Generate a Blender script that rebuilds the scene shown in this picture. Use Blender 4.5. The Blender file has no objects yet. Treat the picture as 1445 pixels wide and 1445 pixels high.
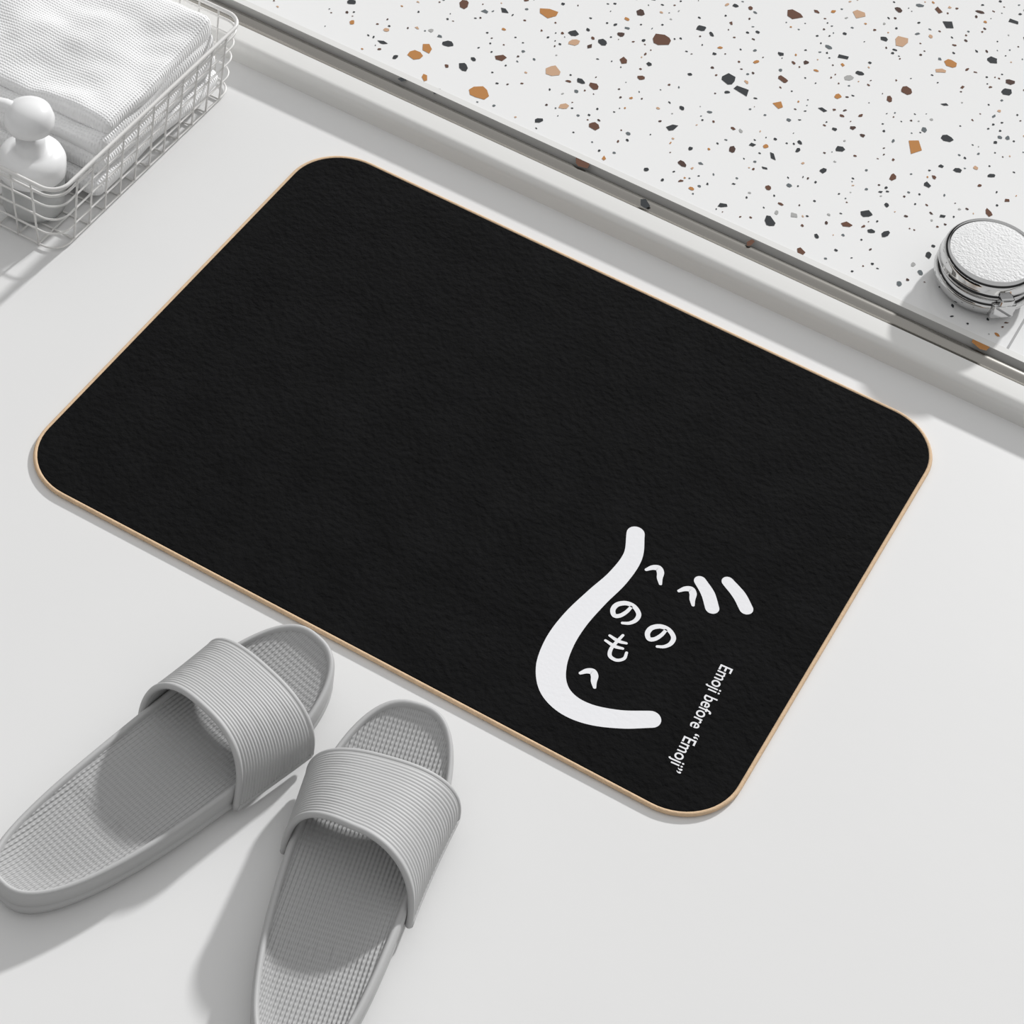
import bpy, bmesh, math, random
import numpy as np
from mathutils import Matrix, Vector, noise
random.seed(7)
sc=bpy.context.scene
sc.view_settings.view_transform='Standard'
sc.view_settings.look='None'

# ---------------- survey of the photo (camera pose recovered from the 60x45 mat) -------------
F=3287.7; C=722.5
CAM=np.array([0.75734244,-0.89672319,1.38507661])
R=np.array([[0.8695125371823711,0.48106493357369756,0.11191281145789209],[-0.4364360138354125,0.6422643234192015,0.6300953457139096],[0.23123916949801415,-0.5967185840483011,0.7684109434028509]])
def pt(u,v,z=0.0):
    d=R.T@np.array([(u-C)/F,(C-v)/F,-1.0]); k=(z-CAM[2])/d[2]; p=CAM+k*d
    return (float(p[0]),float(p[1]))

# ---------------- materials -------------
def mat(name,col,rough=.5,metal=0,spec=.5,**kw):
    m=bpy.data.materials.new(name); m.use_nodes=True
    b=m.node_tree.nodes['Principled BSDF']
    b.inputs['Base Color'].default_value=(*col,1); b.inputs['Roughness'].default_value=rough
    b.inputs['Metallic'].default_value=metal; b.inputs['Specular IOR Level'].default_value=spec
    for k,v in kw.items(): b.inputs[k].default_value=v
    return m
def bump_noise(m,scale,strength,dist,detail=4,colvar=0):
    nt=m.node_tree; b=nt.nodes['Principled BSDF']
    tc=nt.nodes.new('ShaderNodeTexCoord'); n=nt.nodes.new('ShaderNodeTexNoise')
    n.inputs['Scale'].default_value=scale; n.inputs['Detail'].default_value=detail
    bp=nt.nodes.new('ShaderNodeBump'); bp.inputs['Strength'].default_value=strength; bp.inputs['Distance'].default_value=dist
    nt.links.new(tc.outputs['Object'],n.inputs['Vector']); nt.links.new(n.outputs['Fac'],bp.inputs['Height']); nt.links.new(bp.outputs['Normal'],b.inputs['Normal'])
    if colvar:
        c=b.inputs['Base Color'].default_value[:3]
        mx=nt.nodes.new('ShaderNodeMix'); mx.data_type='RGBA'
        mx.inputs[6].default_value=(*[q*(1-colvar) for q in c],1); mx.inputs[7].default_value=(*[q*(1+colvar) for q in c],1)
        n2=nt.nodes.new('ShaderNodeTexNoise'); n2.inputs['Scale'].default_value=scale*.15; n2.inputs['Detail'].default_value=6
        nt.links.new(tc.outputs['Object'],n2.inputs['Vector']); nt.links.new(n2.outputs['Fac'],mx.inputs[0]); nt.links.new(mx.outputs[2],b.inputs['Base Color'])
    return m
def wave_bump(m,fx,fy,dist,mode='mul'):
    nt=m.node_tree; b=nt.nodes['Principled BSDF']
    tc=nt.nodes.new('ShaderNodeTexCoord'); s=nt.nodes.new('ShaderNodeSeparateXYZ'); nt.links.new(tc.outputs['Object'],s.inputs[0])
    def sn(o,f):
        a=nt.nodes.new('ShaderNodeMath'); a.operation='MULTIPLY'; a.inputs[1].default_value=f; nt.links.new(o,a.inputs[0])
        c=nt.nodes.new('ShaderNodeMath'); c.operation='SINE'; nt.links.new(a.outputs[0],c.inputs[0])
        e=nt.nodes.new('ShaderNodeMath'); e.operation='MULTIPLY_ADD'; e.inputs[1].default_value=.5; e.inputs[2].default_value=.5; nt.links.new(c.outputs[0],e.inputs[0]); return e.outputs[0]
    x=sn(s.outputs[0],fx); y=sn(s.outputs[1],fy)
    q=nt.nodes.new('ShaderNodeMath'); q.operation='MULTIPLY'
    if mode=='rib':
        w=nt.nodes.new('ShaderNodeMath'); w.operation='MULTIPLY_ADD'; w.inputs[1].default_value=.35; w.inputs[2].default_value=.65; nt.links.new(y,w.inputs[0]); y=w.outputs[0]
    nt.links.new(x,q.inputs[0]); nt.links.new(y,q.inputs[1])
    bp=nt.nodes.new('ShaderNodeBump'); bp.inputs['Strength'].default_value=1; bp.inputs['Distance'].default_value=dist
    nt.links.new(q.outputs[0],bp.inputs['Height']); nt.links.new(bp.outputs['Normal'],b.inputs['Normal'])
    return m
M_floor=bump_noise(mat('white_floor_paint',(.78,.778,.773),.45,spec=.3),60,.05,.001,colvar=.012)
M_terr=mat('terrazzo_base',(.88,.88,.875),.07,spec=.5)
M_chrome=mat('chrome',(.60,.60,.60),.05,1)
M_brush=mat('brushed_metal',(.36,.345,.32),.25,1)
M_dark=mat('dark_gap',(.04,.036,.03),.6)
M_bar=mat('white_enamel',(.80,.795,.775),.25)
M_mat=bump_noise(mat('black_pile',(.0068,.0068,.0071),.95,spec=.08),190,1,.0022,9,colvar=.45)
M_trim=bump_noise(mat('tan_binding',(.70,.50,.32),.8),900,.6,.0006,2,colvar=.2)
M_ink=bump_noise(mat('white_print',(.86,.86,.88),.85,spec=.1),300,.25,.0006)
M_slip=mat('grey_eva',(.50,.50,.498),.55,spec=.35)
M_insole=wave_bump(mat('grey_eva_ribbed',(.47,.47,.468),.6,spec=.3),2*math.pi/.0030,2*math.pi/.0042,.0010,'rib')
M_wire=mat('coated_wire',(.80,.79,.77),.35)
M_towel=wave_bump(mat('white_waffle_towel',(.93,.93,.93),.95,spec=.1),2*math.pi/.0028,2*math.pi/.0028,.0005)
M_pump=mat('white_plastic',(.90,.90,.90),.3)
M_clear=mat('clear_plastic',(.95,.96,.96),.08,**{'Transmission Weight':.9,'IOR':1.35})
M_liq=mat('pale_soap',(.88,.88,.87),.3)
M_powder=bump_noise(mat('white_powder_lid',(.80,.80,.80),.6),500,.8,.0015)

# ---------------- mesh helpers -------------
def finish(bm,name,m,parent=None,smooth=True):
    bmesh.ops.recalc_face_normals(bm,faces=bm.faces)
    me=bpy.data.meshes.new(name); bm.to_mesh(me); bm.free()
    ms=m if isinstance(m,list) else [m]
    for q in ms: me.materials.append(q)
    if smooth:
        for p in me.polygons: p.use_smooth=True
    o=bpy.data.objects.new(name,me); sc.collection.objects.link(o)
    if parent: o.parent=parent
    return o
def empty(name,loc=(0,0,0),rz=0):
    e=bpy.data.objects.new(name,None); e.location=loc; e.rotation_euler=(0,0,rz); e.empty_display_size=.03
    sc.collection.objects.link(e); return e
def box(bm,x0,x1,y0,y1,z0,z1):
    v=[bm.verts.new(p) for p in [(x0,y0,z0),(x1,y0,z0),(x1,y1,z0),(x0,y1,z0),(x0,y0,z1),(x1,y0,z1),(x1,y1,z1),(x0,y1,z1)]]
    for f in [(3,2,1,0),(4,5,6,7),(0,1,5,4),(1,2,6,5),(2,3,7,6),(3,0,4,7)]: bm.faces.new([v[i] for i in f])
def tube(bm,pts,r,closed=False,n=8):
    pts=[Vector(p) for p in pts]; N=len(pts); rings=[]; up=Vector((0,0,1)); prev=None
    for i,p in enumerate(pts):
        a=pts[(i-1)%N] if (closed or i>0) else p; b=pts[(i+1)%N] if (closed or i<N-1) else p
        t=(b-a).normalized()
        s=t.cross(up) if prev is None else prev-t*prev.dot(t)
        if s.length<1e-4: s=t.cross(Vector((1,0,0)))
        s.normalize(); prev=s; w=s.cross(t)
        rings.append([bm.verts.new(p+r*(math.cos(2*math.pi*k/n)*s+math.sin(2*math.pi*k/n)*w)) for k in range(n)])
    for i in range(N if closed else N-1):
        A=rings[i];B=rings[(i+1)%N]
        for k in range(n): bm.faces.new([A[k],A[(k+1)%n],B[(k+1)%n],B[k]])
    if not closed: bm.faces.new(rings[0]); bm.faces.new(rings[-1][::-1])
def lathe(bm,prof,cx=0,cy=0,n=64,mi=0):
    rings=[]
    for r,z in prof:
        if r<1e-6: rings.append([bm.verts.new((cx,cy,z))])
        else: rings.append([bm.verts.new((cx+r*math.cos(2*math.pi*k/n),cy+r*math.sin(2*math.pi*k/n),z)) for k in range(n)])
    for A,B in zip(rings,rings[1:]):
        for k in range(n):
            k2=(k+1)%n
            if len(A)==1 and len(B)==1: continue
            if len(A)==1: f=bm.faces.new([A[0],B[k2],B[k]])
            elif len(B)==1: f=bm.faces.new([A[k],A[k2],B[0]])
            else: f=bm.faces.new([A[k],A[k2],B[k2],B[k]])
            f.material_index=mi
def profile_x(bm,prof,x0,x1):
    A=[bm.verts.new((x0,y,z)) for y,z in prof]; B=[bm.verts.new((x1,y,z)) for y,z in prof]; n=len(prof)
    for i in range(n): bm.faces.new([A[i],A[(i+1)%n],B[(i+1)%n],B[i]])
    bm.faces.new(A[::-1]); bm.faces.new(B)
def rrect(x0,x1,y0,y1,r,n=12):
    o=[]
    for cx,cy,a0 in [(x1-r,y0+r,-90),(x1-r,y1-r,0),(x0+r,y1-r,90),(x0+r,y0+r,180)]:
        for i in range(n+1):
            a=math.radians(a0+90*i/n); o.append((cx+r*math.cos(a),cy+r*math.sin(a)))
    return o
def catmull(P,n=10):
    P=[np.array(p,float) for p in P]; Q=[2*P[0]-P[1]]+P+[2*P[-1]-P[-2]]; out=[]
    for i in range(1,len(Q)-2):
        p0,p1,p2,p3=Q[i-1:i+3]
        for k in range(n):
            t=k/n; out.append(.5*((2*p1)+(-p0+p2)*t+(2*p0-5*p1+4*p2-p3)*t*t+(-p0+3*p1-3*p2+p3)*t**3))
    out.append(P[-1]); return out
nst=[0]
def ribbon(bm,pts,widths,z):
    """flat stroke with round ends"""
    nst[0]+=1; z=z+nst[0]*.00002
    N=len(pts); L=[];Rr=[]
    ws=np.interp(np.linspace(0,1,N),np.linspace(0,1,len(widths)),widths)/2
    for i in range(N):
        t=pts[min(i+1,N-1)]-pts[max(i-1,0)]; t=t/np.linalg.norm(t); nn=np.array([-t[1],t[0]])
        L.append(pts[i]+nn*ws[i]); Rr.append(pts[i]-nn*ws[i])
    LV=[bm.verts.new((p[0],p[1],z)) for p in L]; RV=[bm.verts.new((p[0],p[1],z)) for p in Rr]
    for i in range(N-1): bm.faces.new([RV[i],RV[i+1],LV[i+1],LV[i]])
    for idx,sgn in ((0,-1),(N-1,1)):
        t=(pts[1]-pts[0]) if idx==0 else (pts[-1]-pts[-2]); a0=math.atan2(t[1],t[0])
        if idx==0: a0+=math.pi
        cap=[]
        for k in range(13):
            a=a0-math.pi/2+math.pi*k/12; cap.append(bm.verts.new((pts[idx][0]+ws[idx]*math.cos(a),pts[idx][1]+ws[idx]*math.sin(a),z)))
        bm.faces.new(cap)

# ---------------- floor -------------
bm=bmesh.new(); box(bm,-2.5,3.0,-2.5,.553,-.05,0); finish(bm,'floor',M_floor,smooth=False)
ZT=.020
terr=empty('floor_terrazzo')
bm=bmesh.new(); box(bm,-2.5,3.0,.553,2.6,-.05,ZT); finish(bm,'slab',M_terr,terr,False)
# chips
PAL={'k':(.03,.034,.038),'g':(.13,.15,.16),'b':(.13,.055,.03),'o':(.50,.22,.06),'t':(.60,.38,.24),'d':(.07,.035,.025),'l':(.42,.42,.41)}
keys=list(PAL); cm=[mat('chip_'+k,PAL[k],.12) for k in keys]
bm=bmesh.new(); grid={}
def chip(x,y,r,k):
    n=random.choice([4,5,6,7,7,8]); a0=random.random()*6.28; asp=random.uniform(.5,.95)
    vs=[];rot=random.random()*3.14
    for i in range(n):
        a=a0+6.283*(i+random.uniform(-.28,.28))/n; rr=r*random.uniform(.8,1.15)
        px,py=rr*math.cos(a),rr*asp*math.sin(a)
        vs.append((x+px*math.cos(rot)-py*math.sin(rot),y+px*math.sin(rot)+py*math.cos(rot)))
    f=bm.faces.new([bm.verts.new((a,b,ZT+.0003)) for a,b in vs]); f.material_index=keys.index(k)
def free(x,y,r):
    gx,gy=int(x/.04),int(y/.04)
    for i in(-1,0,1):
        for j in(-1,0,1):
            for (a,b,s) in grid.get((gx+i,gy+j),[]):
                if (a-x)**2+(b-y)**2<(r+s+.0012)**2: return False
    return True
def put(x,y,r,k):
    grid.setdefault((int(x/.04),int(y/.04)),[]).append((x,y,r)); chip(x,y,r,k)
S=[(773,18,15,'o'),(676,130,14,'o'),(602,68,10,'o'),(586,78,10,'o'),(1098,148,9,'o'),(1292,207,16,'o'),(780,101,12,'t'),(810,60,8,'t'),(1328,100,9,'t'),(1272,58,13,'t'),(1342,90,10,'o'),(1212,20,11,'t'),
(934,56,13,'b'),(708,82,9,'b'),(838,178,8,'b'),(822,230,11,'b'),(880,86,8,'b'),(1105,112,9,'b'),(1195,317,9,'b'),(1058,343,8,'b'),(1120,20,12,'b'),(1325,15,8,'b'),(1255,140,8,'b'),(1395,300,8,'b'),(1260,250,8,'b'),(1130,355,8,'b'),(905,110,6,'b'),(655,7,10,'b'),(1385,485,14,'o'),(1280,128,9,'b'),  # the orange entry is a painted reflection below the jar, not a stone
(654,95,9,'k'),(568,112,8,'k'),(1086,313,10,'k'),(1048,128,12,'k'),(1339,35,10,'k'),(1028,112,11,'k'),(948,180,9,'k'),(632,62,8,'k'),(615,128,8,'k'),(712,16,8,'k'),(1400,85,8,'k'),(1335,195,9,'k'),(1090,220,8,'k'),(1160,155,7,'k'),(1020,290,7,'k'),(910,287,10,'k'),(990,40,8,'k'),(1420,130,9,'k'),(1190,80,8,'k'),(760,170,7,'k'),(820,115,7,'k'),(850,60,7,'k'),(540,60,7,'k'),(1250,330,8,'k'),(1185,210,7,'k'),(1430,30,9,'k'),(1310,360,7,'k')]
for u,v,s,k in S:
    x,y=pt(u,v,ZT); put(x,y,s/1500*1.05,k)
cnt=0
while cnt<8500:
    x=random.uniform(-.6,1.5); y=random.uniform(.558,1.6)
    q=random.random()
    if q<.74: r=random.uniform(.0009,.0019)
    elif q<.94: r=random.uniform(.0019,.0034)
    else: r=random.uniform(.0034,.0054)
    if free(x,y,r):
        k=random.choices(keys,[40,15,16,(12 if r>.0025 else 5),5,15,4])[0]; put(x,y,r,k); cnt+=1
finish(bm,'stone_chips',cm,terr,False)
bm=bmesh.new(); a=pt(1400,520,ZT); b_=pt(1450,420,ZT)
xs=(a[0]+b_[0])/2+.004
box(bm,xs,xs+.002,.553,2.6,ZT-.001,ZT+.0004); finish(bm,'joint',mat('joint_grey',(.3,.3,.3),.5),terr,False)

# threshold rail
rail=empty('trim_1')
bm=bmesh.new()
pr=[(.497,0)]+[(.497+.009*(1-math.cos(a)),.0105+.009*math.sin(a)) for a in np.linspace(0,math.pi/2,10)]+[(.5215,.0195),(.523,.018),(.523,0)]
profile_x(bm,pr,-2.5,3.0); finish(bm,'white_sill',M_bar,rail)
bm=bmesh.new(); profile_x(bm,[(.523,.001),(.523,.011),(.553,.011),(.553,.001)],-2.5,3.0); finish(bm,'channel',M_dark,rail,False)
bm=bmesh.new(); profile_x(bm,[(.5265,.0111)]+[(.5340-.0075*math.cos(a),.0130+.006*math.sin(a)) for a in np.linspace(0,math.pi,12)]+[(.5415,.0111)],-2.5,3.0); finish(bm,'chrome_track',M_brush,rail)
bm=bmesh.new(); profile_x(bm,[(.546,.0111),(.546,.0205),(.5528,.0205),(.5528,.0111)],-2.5,3.0); finish(bm,'edge_strip',M_bar,rail,False)
for n in('white_sill','chrome_track'):
    m_=bpy.data.objects[n].modifiers.new('es','EDGE_SPLIT'); m_.split_angle=math.radians(40)

# ---------------- bath mat -------------
bmat=empty('bath_mat'); TH=.004; dx,dy=.0005,-.002
bm=bmesh.new()
rs=[]
for ins,z in [(0,.0003),(0,TH-.0006),(.0008,TH),(.02,TH)]:
    q=rrect(.0015+dx+ins,.5985+dx-ins,.0015+dy+ins,.4500+dy-ins,.047-ins,14); rs.append([bm.verts.new((x,y,z)) for x,y in q])
for A,B in zip(rs,rs[1:]):
    for k in range(len(A)): bm.faces.new([A[k],A[(k+1)%len(A)],B[(k+1)%len(A)],B[k]])
bm.faces.new(rs[-1]); bm.faces.new(rs[0][::-1]); finish(bm,'pile',M_mat,bmat,False)
bm=bmesh.new(); tube(bm,[(x,y,.0022) for x,y in rrect(.0005+dx,.5995+dx,.0005+dy,.4510+dy,.048,14)],.0019,True,8); finish(bm,'binding',M_trim,bmat)
# drawing
ZI=TH+.0002
bm=bmesh.new()
def st(px,ws,n=8): 
    P=catmull([pt(u,v,ZI) for u,v in px],n); ribbon(bm,P,[w/1560 for w in ws],ZI)
st([(897,753),(893,785),(872,815),(842,843),(812,874),(790,906),(778,940),(781,970),(800,993),(832,1008),(876,1015),(919,1015)],[22,23,25,27,30,33,35,34,31,28,25,23])
st([(988,820),(999,838),(1005,858)],[15,17,17]); st([(1027,821),(1043,840),(1053,859)],[15,17,17])
for (u,v) in [(914,803),(960,833),(821,949)]:
    st([(u-2,v+1),(u+7,v-2),(u+15,v-1),(u+18,v+5),(u+17,v+13),(u+18,v+21)],[4,7,9,9,7,4],5)
def glyph(u,v,s,strokes,w):
    cx,cy=pt(u,v,ZI)
    for sp in strokes:
        P=catmull([(cx+s*x,cy+s*y) for x,y in sp],8); ribbon(bm,P,w,ZI)
NO=[[(.08,.62),(0,.1),(-.22,-.42),(-.55,-.62),(-.85,-.25),(-.8,.3),(-.35,.74),(.25,.78),(.78,.4),(.85,-.15),(.6,-.62),(.2,-.88)]]
MO=[[(-.05,1.0),(-.15,.3),(-.2,-.4),(.0,-.92),(.5,-.98),(.85,-.6),(.78,-.1)],[(-.75,.5),(-.1,.42),(.42,.55)],[(-.8,0),(-.1,-.08),(.42,.05)]]
glyph(883,865,.0112,NO,[.0026,.0038,.0042,.0038,.0024]); glyph(932,898,.0112,NO,[.0026,.0038,.0042,.0038,.0024])
glyph(870,912,.0116,MO,[.0022,.0032,.0022])
finish(bm,'printed_face',M_ink,bmat,False)
cu=bpy.data.curves.new('lettering','FONT'); cu.body='Emoji before “Emoji”'; cu.size=.02; cu.offset=.00015
to=bpy.data.objects.new('tmp',cu); sc.collection.objects.link(to); bpy.context.view_layer.update()
me=bpy.data.meshes.new_from_object(to.evaluated_get(bpy.context.evaluated_depsgraph_get())); bpy.data.objects.remove(to)
xs_=[v.co.x for v in me.vertices]; ws_=max(xs_)-min(xs_)
p0=np.array(pt(1018,936,ZI)); p1=np.array(pt(943,1083,ZI)); d=p1-p0; ln=np.linalg.norm(d); ang=math.atan2(d[1],d[0]); s=ln/ws_
lt=bpy.data.objects.new('lettering',me); sc.collection.objects.link(lt); me.materials.append(M_ink)
lt.location=(p0[0],p0[1],ZI); lt.rotation_euler=(0,0,ang); lt.scale=(s,s*1.15,1); lt.parent=bmat

# ---------------- slippers -------------
L=.292
def Wd(s): return float(np.interp(s,[0,.15,.4,.6,.74,.88,1],[.0455,.0445,.0445,.047,.0505,.0535,.0545]))
def Wds(s): return sum(Wd(min(1,max(0,s+d))) for d in(-.08,-.04,0,.04,.08))/5
def cl(s,side): return side*(.005*math.sin(math.pi*s)-.004*s)
def outline(side,inset=0,N=120):
    o=[]
    for i in range(N):
        t=2*math.pi*i/N; cy=-math.cos(t); s=.5+.5*cy
        sx=math.sin(t); x=(Wds(s)-inset)*math.copysign(abs(sx)**.76,sx)
        o.append((cl(s,side)+x,L/2+(L/2-inset)*cy))
    return o
def spring(y): 
    s=y/L; return .008*max(0,(s-.72)/.28)**2+.004*max(0,(.2-s)/.2)**2
def slipper(name,loc,rz,side,skew,yb0,yf0):
    E=empty(name,loc,rz)
    bm=bmesh.new(); rings=[]
    for ins,z,k in [(.006,.0005,0),(.002,.003,.2),(0,.008,.4),(.0002,.012,.5),(.0012,.0135,.5),(0,.015,.6),(0,.023,1),(.0008,.0262,1),(.0028,.0278,1),(.0048,.0268,1),(.0056,.0245,1)]:
        rings.append([bm.verts.new((x,y,z+spring(y)*k)) for x,y in outline(side,ins)])
    for A,B in zip(rings,rings[1:]):
        for k in range(len(A)): bm.faces.new([A[k],A[(k+1)%len(A)],B[(k+1)%len(A)],B[k]])
    bm.faces.new(rings[0][::-1]); finish(bm,'sole',M_slip,E)
    bm=bmesh.new(); base=outline(side,.0055); rings=[]
    for k in np.linspace(1,.0,22):
        rr=[]
        for x,y in base:
            s=y/L; c=cl(.5,side); X=c+(x-c)*k; Y=L/2+(y-L/2)*k
            ss=Y/L; u=(X-cl(ss,side))/Wds(ss)
            z=.0245+spring(Y)-.0035*(1-min(1,abs(u))**2)*min(1,(1-k)*8)*(1.0 if ss<.3 else .6)
            rr.append((X,Y,z))
        rings.append(rr)
    vr=[[bm.verts.new(p) for p in rr] for rr in rings[:-1]]; cen=bm.verts.new(rings[-1][0])
    for A,B in zip(vr,vr[1:]):
        for k in range(len(A)): bm.faces.new([A[k],A[(k+1)%len(A)],B[(k+1)%len(A)],B[k]])
    for k in range(len(base)): bm.faces.new([vr[-1][k],vr[-1][(k+1)%len(base)],cen])
    finish(bm,'insole',M_insole,E)
    NA,NB=110,170; bm=bmesh.new(); G=[]
    def P(a,b,off=0):
        sn=math.sin(a); yb=yb0+.014*sn-skew*math.cos(a); yf=yf0+.006*sn
        y=yb+(yf-yb)*b; s=y/L
        H=(.067-.015*b); w=Wds(s)+.0042
        x=cl(s,side)+(w+off)*math.copysign(abs(math.cos(a))**.78,math.cos(a)); z=.010+(H-.010+off)*abs(sn)**.72
        return (x,y,z)
    for i in range(NA+1):
        a=math.pi*i/NA; row=[]
        for j in range(NB+1):
            b=j/NB; fade=min(1,b/.05,(1-b)/.05)
            off=-.0002+.0006*abs(math.sin(math.pi*b*25))*fade
            row.append(bm.verts.new(P(a,b,off)))
        G.append(row)
    for i in range(NA):
        for j in range(NB): bm.faces.new([G[i][j],G[i+1][j],G[i+1][j+1],G[i][j+1]])
    ob=finish(bm,'strap',M_slip,E)
    so=ob.modifiers.new('thick','SOLIDIFY'); so.thickness=.0042; so.offset=-1
    bm=bmesh.new()
    for b in (0,1):
        tube(bm,[P(math.pi*i/80,b,-.0016) for i in range(81)],.0025,False,10)
    for sgn in (0,1):
        tube(bm,[P(math.pi*sgn,j/20,-.0016) for j in range(21)],.0028,False,10)
    finish(bm,'strap_edge',M_slip,E)
    return E
slipper('slide_slipper',(.2215,-.3085,0),math.radians(-14.6),1,0,.161,.229)
slipper('slide_slipper',(.4485,-.3190,0),math.radians(14.5),-1,.014,.146,.222)

# ---------------- wire basket -------------
bx1,by0=pt(92,356,0); by0-=.006; xa,by1=pt(314,122,0); bx1=(bx1+xa)/2+.003; by1+=.004; bx0=bx1-.32; BH=.074
bk=empty('wire_basket')
bm=bmesh.new()
def perim(z,n=8):
    g=.006*z/BH; return [(x,y,z+.0015) for x,y in rrect(bx0-g,bx1+g,by0-g,by1+g,.016,n)]
tube(bm,perim(BH),.0018,True); tube(bm,perim(BH-.008),.0012,True)
for z in(.001,.019,.037,.053): tube(bm,perim(z),.0009,True)
def wrap(x,y,nx,ny):
    g=.006; return [(x,y,.0015),(x+nx*g*.5,y+ny*g*.5,BH/2),(x+nx*g,y+ny*g,BH)]
n=12
for i in range(1,n):
    y=by0+(by1-by0)*i/n
    for x,nx in((bx0,-1),(bx1,1)): tube(bm,wrap(x,y,nx,0),.0009)
    tube(bm,[(bx0,y,.0015),(bx1,y,.0015)],.0009)
n=16
for i in range(1,n):
    x=bx0+(bx1-bx0)*i/n
    for y,ny in((by0,-1),(by1,1)): tube(bm,wrap(x,y,0,ny),.0009)
    tube(bm,[(x,by0,.0025),(x,by1,.0025)],.0009)
finish(bm,'wires',M_wire,bk)

# towels
tw=empty('folded_towel')
def pillow(x0,x1,y0,y1,z0,z1,name,seed,sag=0):
    bm=bmesh.new(); bmesh.ops.create_cube(bm,size=2); bmesh.ops.subdivide_edges(bm,edges=bm.edges,cuts=36,use_grid_fill=True)
    cx,cy,cz=(x0+x1)/2,(y0+y1)/2,(z0+z1)/2; hx,hy,hz=(x1-x0)/2,(y1-y0)/2,(z1-z0)/2; r=hz*.95
    for v in bm.verts:
        p=Vector((v.co.x*hx,v.co.y*hy,v.co.z*hz)); inn=Vector((max(-hx+r,min(hx-r,p.x)),max(-hy+r,min(hy-r,p.y)),max(-hz+r,min(hz-r,p.z))))
        dd=p-inn
        if dd.length>1e-9: p=inn+dd.normalized()*min(r,max(abs(dd.x),abs(dd.y),abs(dd.z)))
        q=Vector((cx+p.x,cy+p.y,cz+p.z))
        nn=noise.noise(q*18+Vector((seed,0,0)))*.007+noise.noise(q*55+Vector((0,seed,0)))*.002
        up=(p.z/hz+1)/2
        q.z+=nn*up+sag*((q.y-y0)/(y1-y0))*up
        q.x+=noise.noise(q*18+Vector((9,seed,0)))*.003
        v.co=q
    return finish(bm,name,M_towel,tw)
pillow(bx1-.25,bx1-.006,by0+.064,by1-.008,.006,.026,'fold_1',1)
pillow(bx1-.25,bx1-.008,by0+.072,by1-.01,.023,.044,'fold_2',2)
pillow(bx1-.26,bx1-.010,by0+.076,by1-.01,.040,.060,'fold_3',3,.010)
pillow(bx1-.25,bx1-.012,by0+.088,by1-.012,.056,.070,'fold_4',4,.014)

# pump bottle
pb=empty('pump_bottle',(bx1-.049,by0+.034,.0042))
bm=bmesh.new(); lathe(bm,[(0,0),(.023,0),(.0255,.002),(.026,.005),(.026,.040),(.024,.043),(.0,.044)]); finish(bm,'bottle_body',M_clear,pb)
bm=bmesh.new(); lathe(bm,[(0,.002),(.022,.002),(.0235,.005),(.0235,.030),(0,.030)]); finish(bm,'soap',M_liq,pb)
bm=bmesh.new(); lathe(bm,[(.0,.0385),(.0265,.0385),(.028,.0405),(.028,.052),(.026,.057),(.018,.061),(.012,.062),(.012,.073),(.0065,.074),(.0065,.083),(.014,.084),(.0195,.088),(.0205,.095),(.018,.103),(.010,.108),(0,.1095)])
tube(bm,[(0,0,.097),(-.020,-.004,.100),(-.034,-.008,.099),(-.041,-.010,.093)],.0065,False,12)
finish(bm,'pump_head',M_pump,pb)

# chrome jar
jx,jy=pt(1384,402,ZT)
jar=empty('chrome_jar',(jx,jy,ZT)); jar.scale=(1.06,1.06,1.0)
bm=bmesh.new()
body=[(0,0.0003),(.030,0.0003),(.034,.0015),(.0385,.006),(.0410,.0105),(.0420,.0140),(.0420,.0165),(.0413,.0190),(.0402,.0210),(.0388,.0225),(.0375,.0232),(.0372,.0246)]
lid=[(.0398,.0249),(.0410,.0256),(.0415,.0268),(.0413,.0280),(.0405,.0290),(.0400,.0310),(.0398,.0350),(.0392,.0375),(.0382,.0396),(.0370,.0410),(.0358,.0416),(.0348,.0410),(.0343,.0398)]
lathe(bm,body+lid,n=96)
ob=finish(bm,'shell',M_chrome,jar); m_=ob.modifiers.new('es','EDGE_SPLIT'); m_.split_angle=math.radians(55)
bm=bmesh.new(); lathe(bm,[(.0384,.0228),(.0384,.0252)],n=96); finish(bm,'seam',M_dark,jar)
bm=bmesh.new(); lathe(bm,[(.0346,.0402),(.030,.0408),(.015,.0412),(0,.0413)],n=64); finish(bm,'lid_inlay',M_powder,jar)
bm=bmesh.new(); a0=math.radians(-50)
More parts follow.
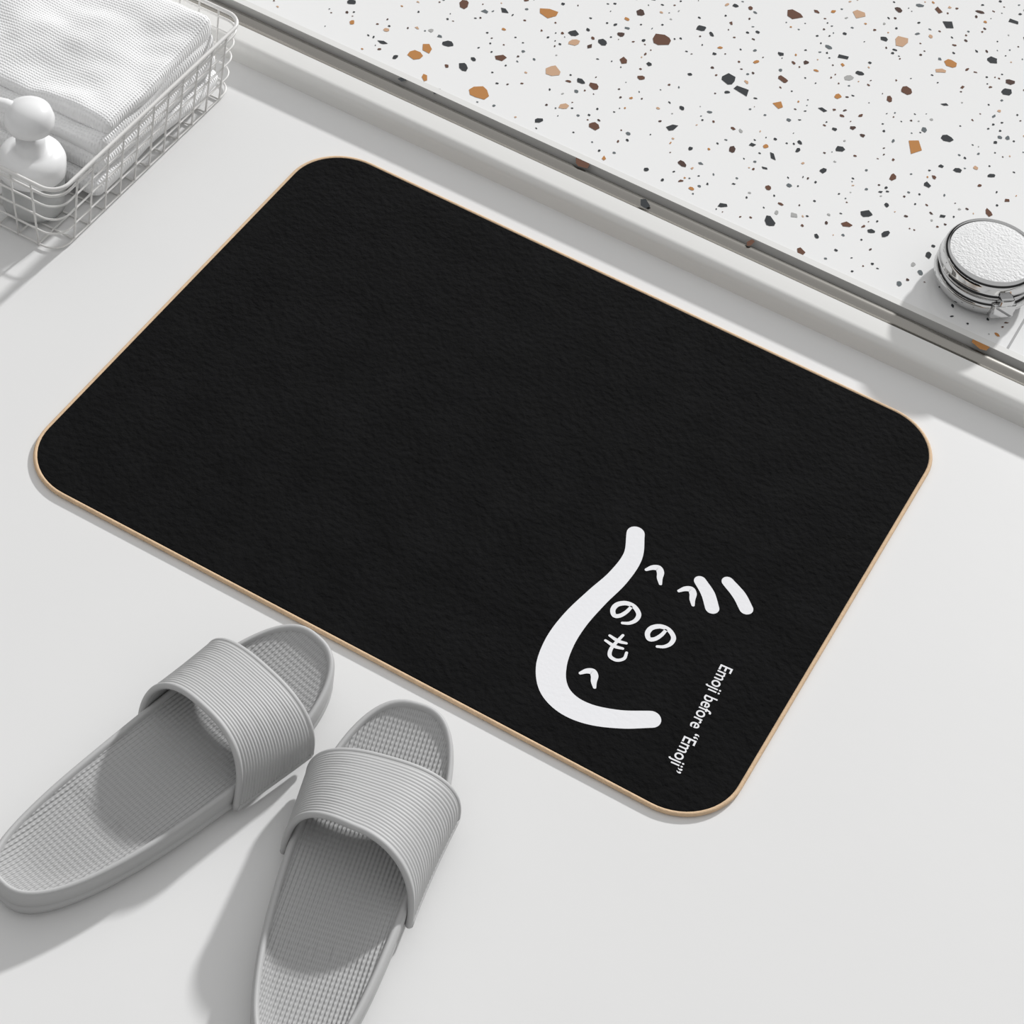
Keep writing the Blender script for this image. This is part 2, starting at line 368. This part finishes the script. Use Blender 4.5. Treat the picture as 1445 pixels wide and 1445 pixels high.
d0=Vector((math.cos(a0),math.sin(a0),0)); t0=Vector((-d0.y,d0.x,0))
for s0,s1,r0,r1,z0,z1 in[(-.010,.010,.039,.0452,.008,.0235),(-.006,.006,.038,.0462,.0225,.031)]:
    vs=[]
    for z in(z0,z1):
        for s,r in((s0,r0),(s1,r0),(s1,r1),(s0,r1)): vs.append(bm.verts.new(d0*r+t0*s+Vector((0,0,z))))
    for f in [(3,2,1,0),(4,5,6,7),(0,1,5,4),(1,2,6,5),(2,3,7,6),(3,0,4,7)]: bm.faces.new([vs[i] for i in f])
ob=finish(bm,'clasp',M_chrome,jar,False); m_=ob.modifiers.new('b','BEVEL'); m_.width=.002; m_.segments=4

# ---------------- light -------------
su=bpy.data.lights.new('sun','SUN'); su.energy=3.0; su.angle=math.radians(3); so=bpy.data.objects.new('sun',su); sc.collection.objects.link(so)
el=math.radians(26); dvec=Vector((-.10,-1,0)).normalized()*math.cos(el)+Vector((0,0,-math.sin(el)))
so.rotation_euler=dvec.to_track_quat('-Z','Y').to_euler()
w=bpy.data.worlds.new('world'); sc.world=w; w.use_nodes=True; nt=w.node_tree; bg=nt.nodes['Background']
tc=nt.nodes.new('ShaderNodeTexCoord'); sp=nt.nodes.new('ShaderNodeSeparateXYZ'); rp=nt.nodes.new('ShaderNodeValToRGB')
nt.links.new(tc.outputs['Generated'],sp.inputs[0]); nt.links.new(sp.outputs[2],rp.inputs[0]); nt.links.new(rp.outputs[0],bg.inputs[0])
e=rp.color_ramp.elements; e[0].position=0; e[0].color=(.03,.03,.03,1); e[1].position=.46; e[1].color=(.70,.70,.70,1)
q=e.new(.32); q.color=(.04,.04,.04,1)
bg.inputs[1].default_value=.88

cd=bpy.data.cameras.new('camera'); co=bpy.data.objects.new('camera',cd); sc.collection.objects.link(co)
cd.sensor_width=36; cd.lens=F/1445*36; cd.clip_start=.01
mw=Matrix([list(R.T[i])+[float(CAM[i])] for i in range(3)]+[[0,0,0,1]]); co.matrix_world=mw; sc.camera=co
